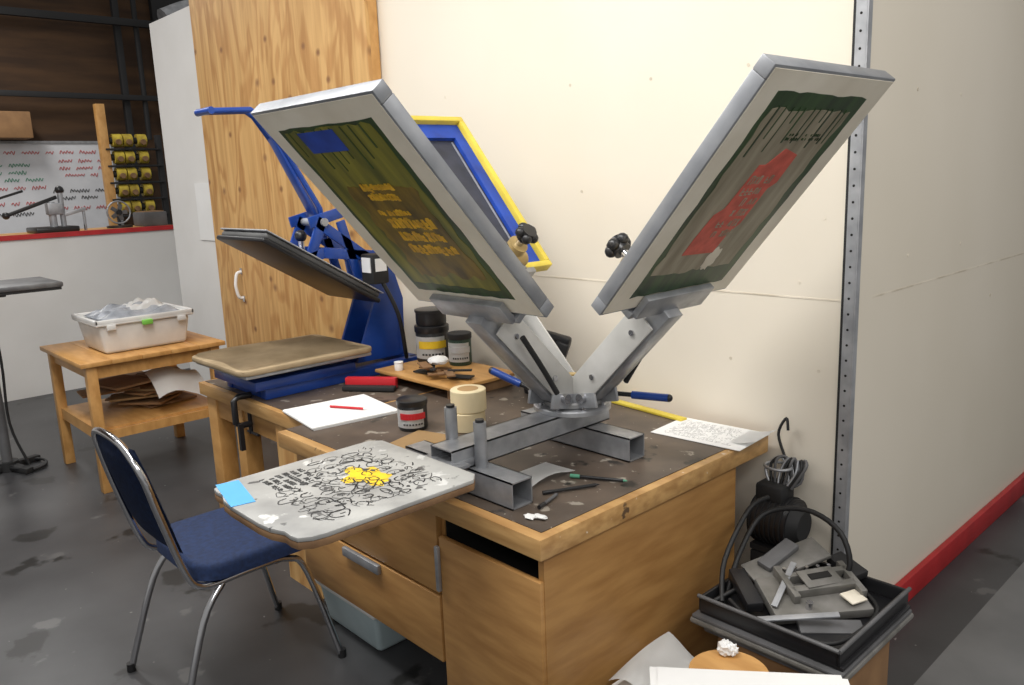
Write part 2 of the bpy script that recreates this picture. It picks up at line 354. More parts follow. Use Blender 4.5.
# left stand with grey platens
o=B('platen_stand')
for a in range(4):
    c,s_=math.cos(a*math.pi/2+.4),math.sin(a*math.pi/2+.4)
    o.beam((-5.70,.95,.03),(-5.70+.2*c,.95+.2*s_,.018),.05,.035,BLKM)
o.cyl((-5.70,.95,.0),(-5.70,.95,.06),.06,BLKM); o.cyl((-5.70,.95,.05),(-5.70,.95,1.12),.030,GREYP)
o.box((-5.64,.97,1.11),(.18,.18,.04),BLKM,bev=.006)
o.box((-5.50,1.05,1.16),(.50,.50,.030),PADS,bev=.008); o.box((-5.50,1.05,1.137),(.48,.48,.016),BLKM)
o.box((-5.75,.93,1.20),(.25,.12,.05),BLKM,bev=.01); o.box((-5.80,.90,1.26),(.25,.25,.025),PADS,bev=.005,rot=(0,-14,0))
o.tube([(-5.66+.13*math.cos(k*.7)*(1-.01*k),1.05+.10*math.sin(k*.7),.014+.002*(k%9)) for k in range(30)],.008,BLKR)
o.tube([(-5.66,.98,1.1),(-5.67,1.0,.7),(-5.67,.99,.3),(-5.62,1.05,.03)],.008,BLKR)
o.done()

# small pine side table
o=B('pine_side_table')
X0,X1,Y0,Y1=-5.60,-4.76,1.20,2.02
for i in range(5):
    y=Y0+(Y1-Y0)*i/5; o.bx(X0,X1,y+.001,y+(Y1-Y0)/5-.001,.735,.76,PINE,bev=.002)
for x in (X0+.05,X1-.05):
    for y in (Y0+.06,Y1-.06): o.bx(x-.028,x+.028,y-.028,y+.028,0,.735,PINE,bev=.003)
for y in (Y0+.06,Y1-.06):
    o.bx(X0+.07,X1-.07,y-.01,y+.01,.66,.735,PINE); o.bx(X0+.07,X1-.07,y-.01,y+.01,.30,.35,PINE)
for x in (X0+.05,X1-.05):
    o.bx(x-.01,x+.01,Y0+.08,Y1-.08,.66,.735,PINE); o.bx(x-.01,x+.01,Y0+.08,Y1-.08,.30,.35,PINE)
o.bx(X0+.06,X1-.06,Y0+.05,Y1-.05,.351,.368,PINE); o.done()
def tubbox(o,c,w,d,h,m,taper=.9):
    t=bmesh.new(); bmesh.ops.create_cube(t,size=1); bmesh.ops.scale(t,vec=(w,d,h),verts=t.verts)
    for v in t.verts:
        if v.co.z<0: v.co.x*=taper; v.co.y*=taper
    bmesh.ops.bevel(t,geom=t.edges[:],offset=.02,segments=3,profile=.5,affect='EDGES')
    o.add(t,m,Matrix.Translation((c[0],c[1],c[2]+h/2)))
o=B('plastic_storage_tub')
tubbox(o,(-5.12,1.62,.762),.42,.52,.17,PLW)
o.box((-5.12,1.62,.938),(.46,.56,.018),PLW,bev=.008)
for (a,b,c_,d) in ((-5.35,-4.89,1.34,1.355),(-5.35,-4.89,1.885,1.90),(-5.35,-5.335,1.34,1.90),(-4.905,-4.89,1.34,1.90)): o.bx(a,b,c_,d,.94,.965,PLW,bev=.004)
o.box((-4.882,1.62,.925),(.02,.06,.03),GREEN,bev=.005)
o.box((-4.882,1.42,.92),(.015,.05,.03),PLW,bev=.004); o.box((-4.882,1.82,.92),(.015,.05,.03),PLW,bev=.004)
o.done()
o=B('plastic_bag')
def bag(cx_,cy_,a,b,hh,ph):
    return lambda u,v:(cx_+a*(u-.5)*2,cy_+b*(v-.5)*2,.956+max(0,(1-(2*u-1)**4)*(1-(2*v-1)**4))*(hh+.018*math.sin(u*13+ph)*math.cos(v*11+ph)+.010*math.sin(u*29+v*17)))
o.sheet(bag(-5.12,1.62,.18,.23,.040,0),36,36,SMOKE,th=.003); o.sheet(bag(-5.10,1.68,.10,.13,.062,2),24,24,WHT,th=.003); o.done()
o=B('scrap_material_pile')
for k in range(14):
    x=random.uniform(-5.38,-5.0); y=random.uniform(1.4,1.82)
    o.box((x,y,.380+.013*k),(random.uniform(.15,.34),random.uniform(.15,.34),.012),random.choice([CARD,WOODD,KRAFT,CARD]),rot=(0,0,random.uniform(0,90)))
o.sheet(lambda u,v:(-4.99+.2*u,1.60+.3*v,.60-.12*u*u+.03*math.sin(5*v)),6,6,WHT)
o.beam((-5.0,1.3,.376),(-5.0,1.3,.60),.03,.03,PENR)
o.done()

# ---------------------------------------------------------------- left workbench
o=B('workbench')
o.bx(-3.83,-2.785,1.47,2.41,.70,.758,OAKX,bev=.003); o.bx(-3.81,-2.79,1.495,2.40,.7585,.7605,TOPM)
o.bx(-3.76,-2.82,1.50,1.52,.60,.70,OAK); o.bx(-3.76,-2.82,2.36,2.38,.60,.70,OAK)
for (x0,x1) in ((-3.80,-3.70),(-3.50,-3.42)): o.bx(x0,x1,1.49,1.57,0,.70,PINE,bev=.003)
o.bx(-3.80,-3.72,2.32,2.40,0,.70,PINE); o.bx(-2.90,-2.82,2.32,2.40,0,.70,PINE)
o.bx(-3.08,-2.80,1.48,1.505,0,.70,PLY); o.bx(-3.78,-2.82,2.3,2.318,.15,.6,PLY)
o.done()
o=B('bench_c_clamp')
o.tube([(-3.33,1.50,.775),(-3.33,1.44,.775),(-3.33,1.42,.76),(-3.33,1.42,.66),(-3.33,1.44,.645),(-3.33,1.49,.645)],.014,BLK,smooth=False)
o.cyl((-3.33,1.485,.60),(-3.33,1.485,.695),.009,BLK); o.cyl((-3.36,1.485,.605),(-3.26,1.485,.605),.006,BLK)
o.box((-3.31,1.43,.60),(.02,.02,.12),BLK)
o.done()

# ---------------------------------------------------------------- desk
o=B('wooden_desk')
DX0,DX1,DY0,DY1=-2.775,-1.371,1.338,2.46
o.bx(DX0,DX1,DY0,DY1,.698,.758,OAKX,bev=.004); o.bx(DX0+.004,DX1-.03,DY0+.035,DY1-.01,.7585,.7605,TOPM)
o.bx(-1.405,-1.385,1.362,2.275,0,.698,OAK)
o.bx(-2.68,-2.66,1.375,2.275,.21,.698,OAK); o.bx(-2.76,-2.735,1.55,2.30,0,.698,OAK)
o.bx(-1.835,-1.815,1.375,2.27,.0,.698,OAK)
o.bx(-2.735,-1.405,2.255,2.275,.1,.698,OAK)
o.bx(-2.66,-1.835,1.37,1.50,.655,.698,OAK)
o.bx(-2.66,-1.835,1.38,2.25,.20,.215,OAK)
o.bx(-2.665,-1.828,1.352,1.374,.435,.690,OAK,bev=.003); o.bx(-2.665,-1.828,1.350,1.374,.205,.425,OAK,bev=.003)
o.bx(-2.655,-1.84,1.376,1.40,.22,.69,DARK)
o.bx(-2.36,-2.14,1.333,1.350,.392,.425,ALU,bev=.004); o.bx(-2.36,-2.14,1.330,1.352,.585,.600,ALU,bev=.003)
o.bx(-1.812,-1.387,1.347,1.366,.04,.630,OAK,bev=.003)
o.bx(-1.812,-1.405,1.70,1.71,.05,.698,DARK)  # black back panel painting in the shade of the open drawer cavity
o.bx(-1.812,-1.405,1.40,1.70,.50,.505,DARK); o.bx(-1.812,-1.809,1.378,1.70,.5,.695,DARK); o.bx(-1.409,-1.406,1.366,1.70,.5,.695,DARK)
o.bx(-1.822,-1.806,1.334,1.347,.455,.60,ALU,bev=.003)
o.done()
o=B('storage_tote'); tubbox(o,(-2.47,1.60,.0),.40,.42,.17,TOTE,taper=.88); o.box((-2.47,1.60,.172),(.43,.45,.02),PLW,bev=.008)
o.crumple((-2.40,1.55,.186),.09,WHT,sc=(1,1,.1)); o.done()
o=B('toolbox'); o.box((-2.05,1.85,.075),(.35,.36,.15),BLKM,bev=.01); o.box((-2.05,1.85,.158),(.2,.03,.02),BLK,bev=.005); o.done()

# ---------------------------------------------------------------- screen printing press
HX,HY=-1.79,1.92
press=empty('screen_printing_press',(HX,HY,.76))
bpy.context.view_layer.update()
o=B('base_frame',parent=press)
for y in (1.455,1.965):
    o.hollow((-2.05,y,.801),(-1.555,y,.801),.078,.078,.004,ALU,inner=DARK)
o.hollow((-1.79,1.36,.873),(-1.79,2.05,.873),.10,.064,.004,ALU,inner=DARK)
o.beam((-1.83,1.30,.862),(-1.83,1.48,.862),.03,.016,ALU); o.beam((-1.75,1.30,.862),(-1.75,1.48,.862),.03,.016,ALU)
o.box((-1.79,1.32,.861),(.16,.16,.012),ALU,bev=.002)
o.cyl((-1.845,1.445,.84),(-1.845,1.445,1.0),.019,ALU); o.cyl((-1.725,1.455,.84),(-1.725,1.455,.975),.019,ALU)
o.cyl((-1.845,1.445,1.0),(-1.845,1.445,1.008),.013,BLK); o.cyl((-1.725,1.455,.975),(-1.725,1.455,.983),.013,BLK)
o.done()
o=B('rotating_hub',parent=press)
o.lathe([(.055,.906),(.13,.906),(.13,.918),(.125,.922),(.06,.922)],(HX,HY,0),ALU)
o.lathe([(.05,.922),(.095,.922),(.10,.926),(.10,.938),(.095,.942),(.04,.942)],(HX,HY,0),ALUD)
o.lathe([(.045,.942),(.045,.985),(.03,.99),(.03,1.0),(.0301,1.005),(.02,1.015)],(HX,HY,0),GALV)
for k in range(8):
    a=k*math.pi/4+.3; o.cyl((HX+.112*math.cos(a),HY+.112*math.sin(a),.92),(HX+.112*math.cos(a),HY+.112*math.sin(a),.933),.009,CHR,seg=6)
o.cyl((HX,HY,1.0),(HX,HY,1.02),.018,CORK)
o.done()
heads=[((0,-1,0),48.0,1.288,.58,-.016),((1,0,0),49.5,1.292,.61,.005),((-1,0,0),49.5,1.31,.58,0)]
for i,(h,ang,z0,Wd,off) in enumerate(heads):
    th=math.radians(ang)
    h=Vector(h); z=Vector((0,0,1)); u=math.cos(th)*h+math.sin(th)*z; n=-math.sin(th)*h+math.cos(th)*z; w=n.cross(u)
    M=Matrix((u,w,n)).transposed().to_4x4(); M.translation=Vector((HX,HY,z0))+h*.386+w*off
    o=B('print_arm_%d'%(i+1),M=M,parent=press); Mi=M.inverted(); H=h
    R3=Mi.to_3x3()
    def W(r,z,s=0): 
        side=Vector((-H.y,H.x,0)); return Mi@(Vector((HX,HY,z))+H*r+side*s)
    upl=R3@Vector((0,0,1))
    o.beam(W(.09,.965),W(.40,1.272),.07,.055,ALU,up=upl)
    for s_ in (-.052,.052):
        o.beam(W(.06,.965,s_),W(.34,1.250,s_),.008,.095,ALUW,up=upl)  # side plates in the paler tone, with the light painted in
        o.beam(W(.05,.945,s_),W(.15,.965,s_),.012,.05,ALU,up=upl)
    for r_ in (.14,.30): o.cyl(W(r_,.90+r_,-.062),W(r_,.90+r_,.062),.009,CHR,seg=10)
    o.cyl(W(.10,.965,-.075),W(.10,.965,.075),.016,CHR)
    o.box((.018,0,-.013),(.075,.32,.022),ALU,bev=.003)
    o.box((-.02,0,.025),(.022,.34,.07),ALU,bev=.003)
    o.box((.035,0,.054),(.10,.26,.02),ALUD,bev=.003)
    ky=-.05
    o.cyl((.03,ky,.06),(.03,ky,.20),.014,CHR); o.cyl((.03,ky,.13),(.03,ky,.16),.036,CORK); o.cyl((.02,ky+.05,.08),(.02,ky-.07,.08),.028,CORK)
    o.cyl((.03,ky,.19),(.03,ky,.235),.028,BLK)
    for k in range(5):
        a=k*2*math.pi/5; o.sph((.03+.027*math.cos(a),ky+.027*math.sin(a),.215),.019,BLK,seg=12)
    o.cyl((.03,.09,.06),(.03,.09,.13),.008,CHR); o.sph((.03,.09,.14),.022,BLK)
    o.tube([W(.16,1.0,.085),W(.22,1.09,.085),W(.30,1.2,.085)],.009,BLKM)
    o.done()
    s=B('printing_screen',M=M)
    Lh,T,fw=.765,.042,.038
    fm=ALUF if i<2 else YELF
    if i==2: fw=.024
    hw=Wd/2
    for (x0,x1,y0,y1) in ((0,fw,-hw,hw),(Lh-fw,Lh,-hw,hw),(fw,Lh-fw,-hw,-hw+fw),(fw,Lh-fw,hw-fw,hw)):
        s.bx(x0,x1,y0,y1,.0015,T,fm,bev=.003)
    if i<2:
        s.bx(.008,Lh-.008,-hw+.008,hw-.008,-.0005,.0014,MESH)
    def ragged(x0,x1,y0,y1,z0,z1,m,a=.006,n=14):
        P=[]
        for k in range(n): P.append((x0+random.uniform(-a,a),y0+(y1-y0)*k/n))
        for k in range(n): P.append((x0+(x1-x0)*k/n,y1+random.uniform(-a,a)))
        for k in range(n): P.append((x1+random.uniform(-a,a),y1-(y1-y0)*k/n))
        for k in range(n): P.append((x1-(x1-x0)*k/n,y0+random.uniform(-a,a)))
        s.prism(P,z0,z1,m)
    if i==0:
        ragged(.07,.70,-.218,.218,-.0012,-.0004,EMUG,a=.003)
        ragged(.105,.69,-.202,.195,-.002,-.001,EMU1,a=.006)
        ragged(.15,.50,-.13,.165,-.0026,-.0018,EMUB,a=.014)
        s.bx(.618,.685,-.14,.03,-.0032,-.0022,BLUET)
        for k in range(9):
            y=-.185+.042*k+random.uniform(-.008,.008); L0=random.uniform(.04,.16); s.bx(.69-L0,.69,y,y+random.uniform(.003,.007),-.0029,-.0018,EMUG)
        s.glyphs((.475,.01,-.003),(0,1,0),(1,0,0),.13,.07,2,ORG,bold=.24,dens=.95)
        s.glyphs((.40,.0,-.003),(0,1,0),(1,0,0),.14,.03,1,ORG,bold=.2,dens=.9)
        s.glyphs((.31,.035,-.003),(0,1,0),(1,0,0),.19,.15,3,ORG,bold=.22,dens=.95)
    if i==1:
        ragged(.055,.705,-.222,.222,-.0012,-.0004,EMUG,a=.003)
        ragged(.13,.66,-.200,.186,-.002,-.001,EMUT,a=.006)
        for k in range(11):
            y=-.18+.034*k+random.uniform(-.008,.008); L0=random.uniform(.03,.15); s.bx(.665-L0,.668,y,y+random.uniform(.003,.008),-.0029,-.0018,EMUG)
        s.prism([(.2,-.12),(.195,.03),(.27,.035),(.30,.06),(.42,.06),(.44,.085),(.53,.08),(.55,.0),(.5,-.04),(.5,-.07),(.36,-.08),(.34,-.11),(.26,-.12)],-.0032,-.0022,PNK)
        s.glyphs((.36,-.01,-.0036),(0,1,0),(1,0,0),.10,.22,6,EMUT,bold=.10,dens=.7)
        s.glyphs((.585,.05,-.003),(0,1,0),(1,0,0),.18,.025,2,EMUG,bold=.10,dens=.6)
        s.crumple((.17,.05,-.003),.04,MESH,sc=(1,.7,.03))
    if i==2:
        s.bx(.006,Lh-.006,-hw+.006,hw-.006,-.0005,.0014,DMESH)
        for (x0,x1,y0,y1) in ((fw,.12,-.265,.265),(.67,Lh-fw,-.265,.265),(.12,.67,-.266,-.215),(.12,.67,.215,.266)): s.bx(x0,x1,y0,y1,.0016,.018,BLUET)
        s.bx(.13,.66,-.205,-.197,.0016,.004,ALU); s.bx(.13,.66,.197,.205,.0016,.004,ALU)
        s.glyphs((.4,0,.0018),(0,-1,0),(1,0,0),.2,.2,4,KRAFT,bold=.12)
    s.done()
# pallet
o=B('print_pallet',parent=press)
def rrect(x0,x1,y0,y1,r,n=6):
    P=[]
    for cx,cy,a0 in ((x1-r,y1-r,0),(x0+r,y1-r,90),(x0+r,y0+r,180),(x1-r,y0+r,270)):
        for k in range(n+1):
            a=math.radians(a0+90*k/n); P.append((cx+r*math.cos(a),cy+r*math.sin(a)))
    return P
px0,px1,py0,py1=-2.03,-1.54,.755,1.30
pts=[(px1-.03,py1),(px0+.03,py1),(px0,py1-.03),(px0,py0+.085),(px0+.006,py0+.05),(px0+.025,py0+.022),(px0+.05,py0+.018),(px0+.08,py0+.02),(px0+.12,py0+.005),(px0+.17,py0),(px1-.17,py0),(px1-.12,py0+.005),(px1-.08,py0+.02),(px1-.05,py0+.018),(px1-.025,py0+.022),(px1-.006,py0+.05),(px1,py0+.085),(px1,py1-.03)]
o.prism(pts,.870,.888,WOODD,bev=.002); o.prism(pts,.8885,.900,PALT,bev=.002)
Z=.9008
def stroke(P,w,m=INK): o.tube([(a,b,Z) for a,b in P],w,m,flat=.22,seg=6,sub=3)
# printed sketch: crowd of loosely outlined shapes with hatching
def blob(cx,cy,rx,ry,w):
    a0=random.random()*6; n=7; span=random.uniform(3.6,6.4)
    stroke([(cx+rx*random.uniform(.75,1.2)*math.cos(a0+span*k/n),cy+ry*random.uniform(.75,1.2)*math.sin(a0+span*k/n)) for k in range(n+1)],w,random.choice([INK,INKF]))
for gx in range(9):
    for gy in range(8):
        cx=-1.965+gx*.044+random.uniform(-.012,.012); cy=.875+gy*.047+random.uniform(-.012,.012)
        if cx<-1.84 and cy<1.02: continue
        blob(cx,cy,random.uniform(.010,.026),random.uniform(.010,.030),random.choice([.0009,.0012,.0018]))
        for k in range(random.randint(2,4)):
            a=random.choice([.5,1.3,2.4])+random.uniform(-.2,.2); L0=random.uniform(.010,.026); x=cx+random.uniform(-.02,.02); y=cy+random.uniform(-.02,.02)
            stroke([(x,y),(x+L0*.5*math.cos(a)+.002,y+L0*.5*math.sin(a)),(x+L0*math.cos(a),y+L0*math.sin(a))],random.choice([.0007,.001,.0018]))
for k in range(6):
    x=random.uniform(-1.95,-1.68); y=random.uniform(.90,1.16); L0=random.uniform(.04,.08); a=random.uniform(0,3.14)
    stroke([(x,y),(x+.4*L0*math.cos(a),y+.4*L0*math.sin(a)+.012),(x+.7*L0*math.cos(a)+.01,y+.7*L0*math.sin(a)),(x+L0*math.cos(a),y+L0*math.sin(a))],.0024)
for k in range(20):
    x=random.uniform(-1.96,-1.61); y=random.uniform(.87,1.22); r=random.uniform(.004,.010)
    o.prism([(x+r*random.uniform(.4,1.6)*math.cos(j*math.pi/4),y+r*random.uniform(.4,1.6)*math.sin(j*math.pi/4)) for j in range(8)],.9004,.9010,INKF)
o.glyphs((-1.905,.945,Z),(1,0,0),(0,1,0),.12,.13,6,INKF,bold=.11,jit=.2)
yp=[(-1.77+.085*random.uniform(.7,1.25)*math.cos(k*math.pi/10),1.10+.055*random.uniform(.6,1.3)*math.sin(k*math.pi/10)) for k in range(20)]
o.prism(yp,.9002,.9006,YEL)
o.box((-1.93,.80,.9009),(.18,.06,.0015),LBLUE,rot=(0,0,-12)); 
o.beam((-1.79,1.0,.86),(-1.79,1.36,.86),.07,.018,ALU)
o.done()
o=B('clamp_levers',parent=press)
for (p,q) in (((-1.86,1.86,.945),(-2.03,1.78,1.02)),((-1.72,2.0,.95),(-1.50,2.06,.955)),((-1.70,1.97,.97),(-1.6,2.0,1.06))):
    p=Vector(p);q=Vector(q); o.cyl(p,p.lerp(q,.5),.008,BLK); o.cyl(p.lerp(q,.45),q,.013,BLUE if q.z<1.03 else BLK); o.sph(q,.013,BLK)
o.done()

# ---------------------------------------------------------------- heat press
hp=empty('heat_press',(-3.42,1.8,.76)); bpy.context.view_layer.update()
cx=-3.42
o=B('base',parent=hp)
for x in (cx-.17,cx+.17): o.beam((x,1.52,.787),(x,2.37,.787),.05,.05,BLUE)
o.beam((cx-.17,1.55,.787),(cx+.17,1.55,.787),.05,.05,BLUE); o.beam((cx-.17,2.34,.787),(cx+.17,2.34,.787),.05,.05,BLUE)
o.box((cx,1.72,.83),(.42,.5,.04),BLUE,bev=.004); o.box((cx,1.72,.865),(.3,.3,.03),BLKM)
o.box((cx,1.72,.888),(.52,.62,.016),GALV,bev=.006)
o.done()
o=B('lower_platen_pad',parent=hp)
def padfn(u,v):
    x=cx-.275+.55*u; y=1.385+.66*v
    e=max(abs(2*u-1),abs(2*v-1))
    return (x,y,.928+.006*math.sin(u*9+v*4)-.022*max(0,e-.88)/.12)
t_pts=rrect(cx-.275,cx+.275,1.385,2.045,.05)
o.prism(t_pts,.897,.922,BEIGE,bev=.008); o.sheet(lambda u,v:padfn(.02+.96*u,.02+.96*v),24,24,BEIGE,th=.006); o.done()
o=B('upper_heat_platen',parent=hp)
pf=Vector((cx,1.56,1.455)); pb=Vector((cx,2.12,1.12))
M,l=o.frame(pf,pb)
for (sx,sy,sz,dz,bb,mm) in ((l,.46,.022,0,.008,BLK),(l*.97,.44,.03,.024,.012,PADG),(l*1.0,.455,.006,.042,.002,GALV),(l*.5,.2,.03,.055,.008,BLUE)):
    t=bmesh.new(); bmesh.ops.create_cube(t,size=1); bmesh.ops.scale(t,vec=(sx,sy,sz),verts=t.verts); bmesh.ops.bevel(t,geom=t.edges[:],offset=bb,segments=3,profile=.5,affect='EDGES'); o.add(t,mm,M@Matrix.Translation((0,0,dz)))
o.done()
o=B('lever_frame',parent=hp)
for x in (cx-.09,cx+.09):
    o.prism([(2.05,.815),(2.33,.815),(2.34,1.10),(2.27,1.32),(2.20,1.36),(2.14,1.30),(2.17,1.10)],-.008,.008,BLUE,M=Matrix(((0,0,1,x),(1,0,0,0),(0,1,0,0),(0,0,0,1))))
    o.beam((x,2.22,1.32),(x,1.92,1.36),.014,.05,BLUE); o.beam((x,1.92,1.36),(x,1.80,1.33),.014,.05,BLUE)
    o.beam((x,1.90,1.50),(x,2.22,1.27),.014,.05,BLUE); o.beam((x,1.84,1.32),(x,1.93,1.52),.014,.05,BLUE); o.beam((x,2.02,1.50),(x,2.10,1.22),.014,.045,BLUE)
    o.beam((x,1.86,1.50),(x,2.03,1.54),.014,.05,BLUE)
for x in (cx-.03,cx+.03):
    o.tube([(x,1.97,1.42),(x,1.955,1.56),(x,1.80,1.83),(x,1.70,1.97),(x,1.66,1.995),(x,1.47,1.985)],.013,BLUE,smooth=False)
o.beam((cx,1.95,1.50),(cx,1.76,1.88),.06,.016,BLUE)
o.cyl((cx-.07,1.47,1.985),(cx+.07,1.47,1.985),.015,BLUE)
o.cyl((cx-.11,2.20,1.31),(cx+.11,2.20,1.31),.022,GALV); o.cyl((cx-.11,1.93,1.5),(cx+.11,1.93,1.5),.018,GALV); o.cyl((cx-.11,1.84,1.33),(cx+.11,1.84,1.33),.015,GALV)
o.cyl((cx,1.86,1.28),(cx,1.86,1.42),.014,CHR); o.sph((cx,1.86,1.44),.028,BLK)
o.beam((cx-.09,2.30,.82),(cx-.09,2.30,1.0),.03,.08,BLUE); o.box((cx,2.31,.92),(.20,.02,.2),BLUE)
o.box((cx+.17,2.14,1.27),(.10,.09,.14),BLKM,bev=.008); o.box((cx+.17,2.093,1.29),(.07,.004,.07),WHT); o.box((cx+.222,2.14,1.29),(.004,.06,.06),WHT)
o.beam((cx+.12,2.14,1.22),(cx,2.2,1.15),.03,.03,BLKM)
o.tube([(cx+.2,2.15,1.22),(cx+.25,2.2,1.05),(cx+.22,2.25,.85),(cx+.18,2.28,.82)],.01,BLKR)
o.done()

# ---------------------------------------------------------------- desk-top objects
zt=.761
o=B('riser_board')
o.bx(-3.13,-2.56,2.02,2.40,.805,.82,PINE,bev=.003)
for x in (-3.1,-2.6): o.bx(x-.02,x+.02,2.04,2.38,zt,.805,WOODD)
o.done()
def jar(name,x,y,z,r,h,body,label,lid):
    o=B(name); o.lathe([(r*.95,0),(r,.01),(r,h*.82),(r*.97,h*.84)],(x,y,z),body); o.lathe([(r*1.04,h*.82),(r*1.06,h*.84),(r*1.06,h*.98),(r*1.0,h)],(x,y,z),lid)
    if label:
        t=bmesh.new(); n=18; a0=math.radians(-150);a1=math.radians(10); rr=r*1.012
        vs=[(t.verts.new((rr*math.cos(a0+(a1-a0)*k/n),rr*math.sin(a0+(a1-a0)*k/n),h*.12)),t.verts.new((rr*math.cos(a0+(a1-a0)*k/n),rr*math.sin(a0+(a1-a0)*k/n),h*.72))) for k in range(n+1)]
        for a,b in zip(vs,vs[1:]): t.faces.new((a[0],b[0],b[1],a[1]))
        bmesh.ops.solidify(t,geom=t.faces[:],thickness=.0008)
        o.add(t,WHT,Matrix.Translation((x,y,z)))
        a=math.atan2(-y,-x)
        for k in range(9):
            aa=a-.8+k*.2; p=Vector((x+(rr+.001)*math.cos(aa),y+(rr+.001)*math.sin(aa),z+h*.5)); o.box(p,(.003,r*.205,h*.20),label,rot=(0,0,math.degrees(aa)))
        for k in range(7):
            aa=a-.6+k*.2; p=Vector((x+(rr+.001)*math.cos(aa),y+(rr+.001)*math.sin(aa),z+h*.24)); o.box(p,(.003,r*.13,h*.05),INKF,rot=(0,0,math.degrees(aa)))
    o.done()
jar('ink_jar',-3.06,2.31,.8205,.078,.175,BLK,YEL,BLK); jar('ink_jar',-2.89,2.34,.8205,.054,.15,GREEND,LINE,BLKM)
jar('ink_jar',-3.06,2.31,.997,.073,.075,BLK,None,BLK)
jar('ink_jar',-2.40,1.70,zt,.055,.115,BLK,PENR,BLK)
jar('ink_jar',-3.02,2.08,.8205,.02,.04,WHT,None,WHT)
o=B('scrap_rags')
for k in range(14):
    x=random.uniform(-2.92,-2.64); y=random.uniform(2.08,2.2)
    o.box((x,y,.824+.0035*k),(random.uniform(.06,.16),random.uniform(.02,.05),.006),random.choice([WOODD,CARD,BLKM]),rot=(0,0,random.uniform(-40,60)))
o.crumple((-2.80,2.14,.886),.05,WHT,sc=(1,.9,.4),j=.1); o.done()
o=B('squeegee'); o.beam((-3.12,1.86,.79),(-2.93,2.0,.79),.035,.05,PENR); o.beam((-3.10,1.83,.775),(-2.9,1.97,.775),.04,.02,BLKM); o.done()
o=B('dark_bottle'); o.lathe([(.03,0),(.032,.01),(.032,.12),(.014,.15),(.014,.18)],(-2.42,2.34,zt),BLK); o.done()
o=B('spray_gun'); o.beam((-2.30,2.32,.80),(-2.24,2.36,1.0),.045,.06,BLK,bev=.01); o.beam((-2.35,2.32,1.03),(-2.22,2.38,.995),.04,.045,BLK,bev=.012); o.box((-2.30,2.32,.776),(.10,.08,.028),BLK,bev=.008); o.done()
def pad(name,c,w,d,rz,th,rows=0):
    M=Matrix.Translation(c)@Matrix.Rotation(math.radians(rz),4,'Z'); o=B(name,M=M)
    n=5
    for k in range(n): o.box((.002*math.sin(k*3),.002*math.cos(k*5),th*(k+.5)/n),(w,d,th/n*.9),WHT)
    if rows: o.glyphs((0,0,th+.0004),(1,0,0),(0,1,0),w*.8,d*.8,rows,LINE,th=.0004,bold=.06,dens=.55,jit=.3)
    return o
o=pad('sketch_pad',(-2.80,1.63,zt),.33,.36,-8,.012); o.done()
o=B('red_pen'); o.cyl((-2.86,1.62,.779),(-2.72,1.69,.779),.005,PENR,seg=10); o.cyl((-2.72,1.69,.779),(-2.70,1.70,.779),.005,WHT,r2=.001,seg=10); o.done()
o=B('kraft_envelope'); o.box((-2.20,1.63,.764),(.26,.19,.004),KRAFT,rot=(0,0,15)); o.done()
o=B('masking_tape_roll')
for k,r,hh in ((0,.068,.07),(1,.066,.08)):
    z=zt+(.0 if k==0 else .0715)
    dx=.006*k
    o.lathe([(.040,z),(r-.003,z),(r,z+.003),(r,z+hh-.003),(r-.003,z+hh),(.040,z+hh)],(-2.24+dx,1.83+dx,0),TAPE,seg=36)
    o.cyl((-2.24+dx,1.83+dx,z+hh),(-2.24+dx,1.83+dx,z+hh+.0008),.039,KRAFT)
o.done()
o=pad('printed_sheet',(-1.53,2.34,zt),.34,.22,4,.003,rows=16); o.done()
o=B('curled_paper'); o.sheet(lambda u,v:(-1.42+.10*u,2.29+.13*v,.768+.022*u*u+.008*v),8,4,WHT); o.done()
o=B('yellow_ruler'); o.box((-1.90,2.425,.767),(.44,.035,.01),YELF,rot=(0,0,-6),bev=.002); o.done()
o=B('note_paper'); o.sheet(lambda u,v:(-1.755+.13*u,1.56+.19*v,.765+.02*u*u*abs(math.sin(3*v+.3))),6,6,WHT); o.done()
o=B('crumpled_paper')
for c in ((-1.46,1.43,.767),(-1.485,1.415,.766)): o.crumple(c,.016,WHT,sc=(1.3,.8,.3),sub=2)
o.done()
def pen(name,p,q,m,c):
    o=B(name); p=Vector(p);q=Vector(q); o.cyl(p,q,.005,m,seg=10); o.cyl(q,q+(q-p).normalized()*.012,.0045,c,r2=.001,seg=10); o.cyl(p-(q-p).normalized()*.03,p,.0062,c,seg=10); o.done()
pen('marker_pen',(-1.58,1.72,.768),(-1.46,1.78,.768),BLK,GINK); pen('marker_pen',(-1.56,1.58,.768),(-1.50,1.70,.768),BLKM,BLK); pen('marker_pen',(-1.515,1.50,.768),(-1.535,1.57,.768),GREYP,BLK)

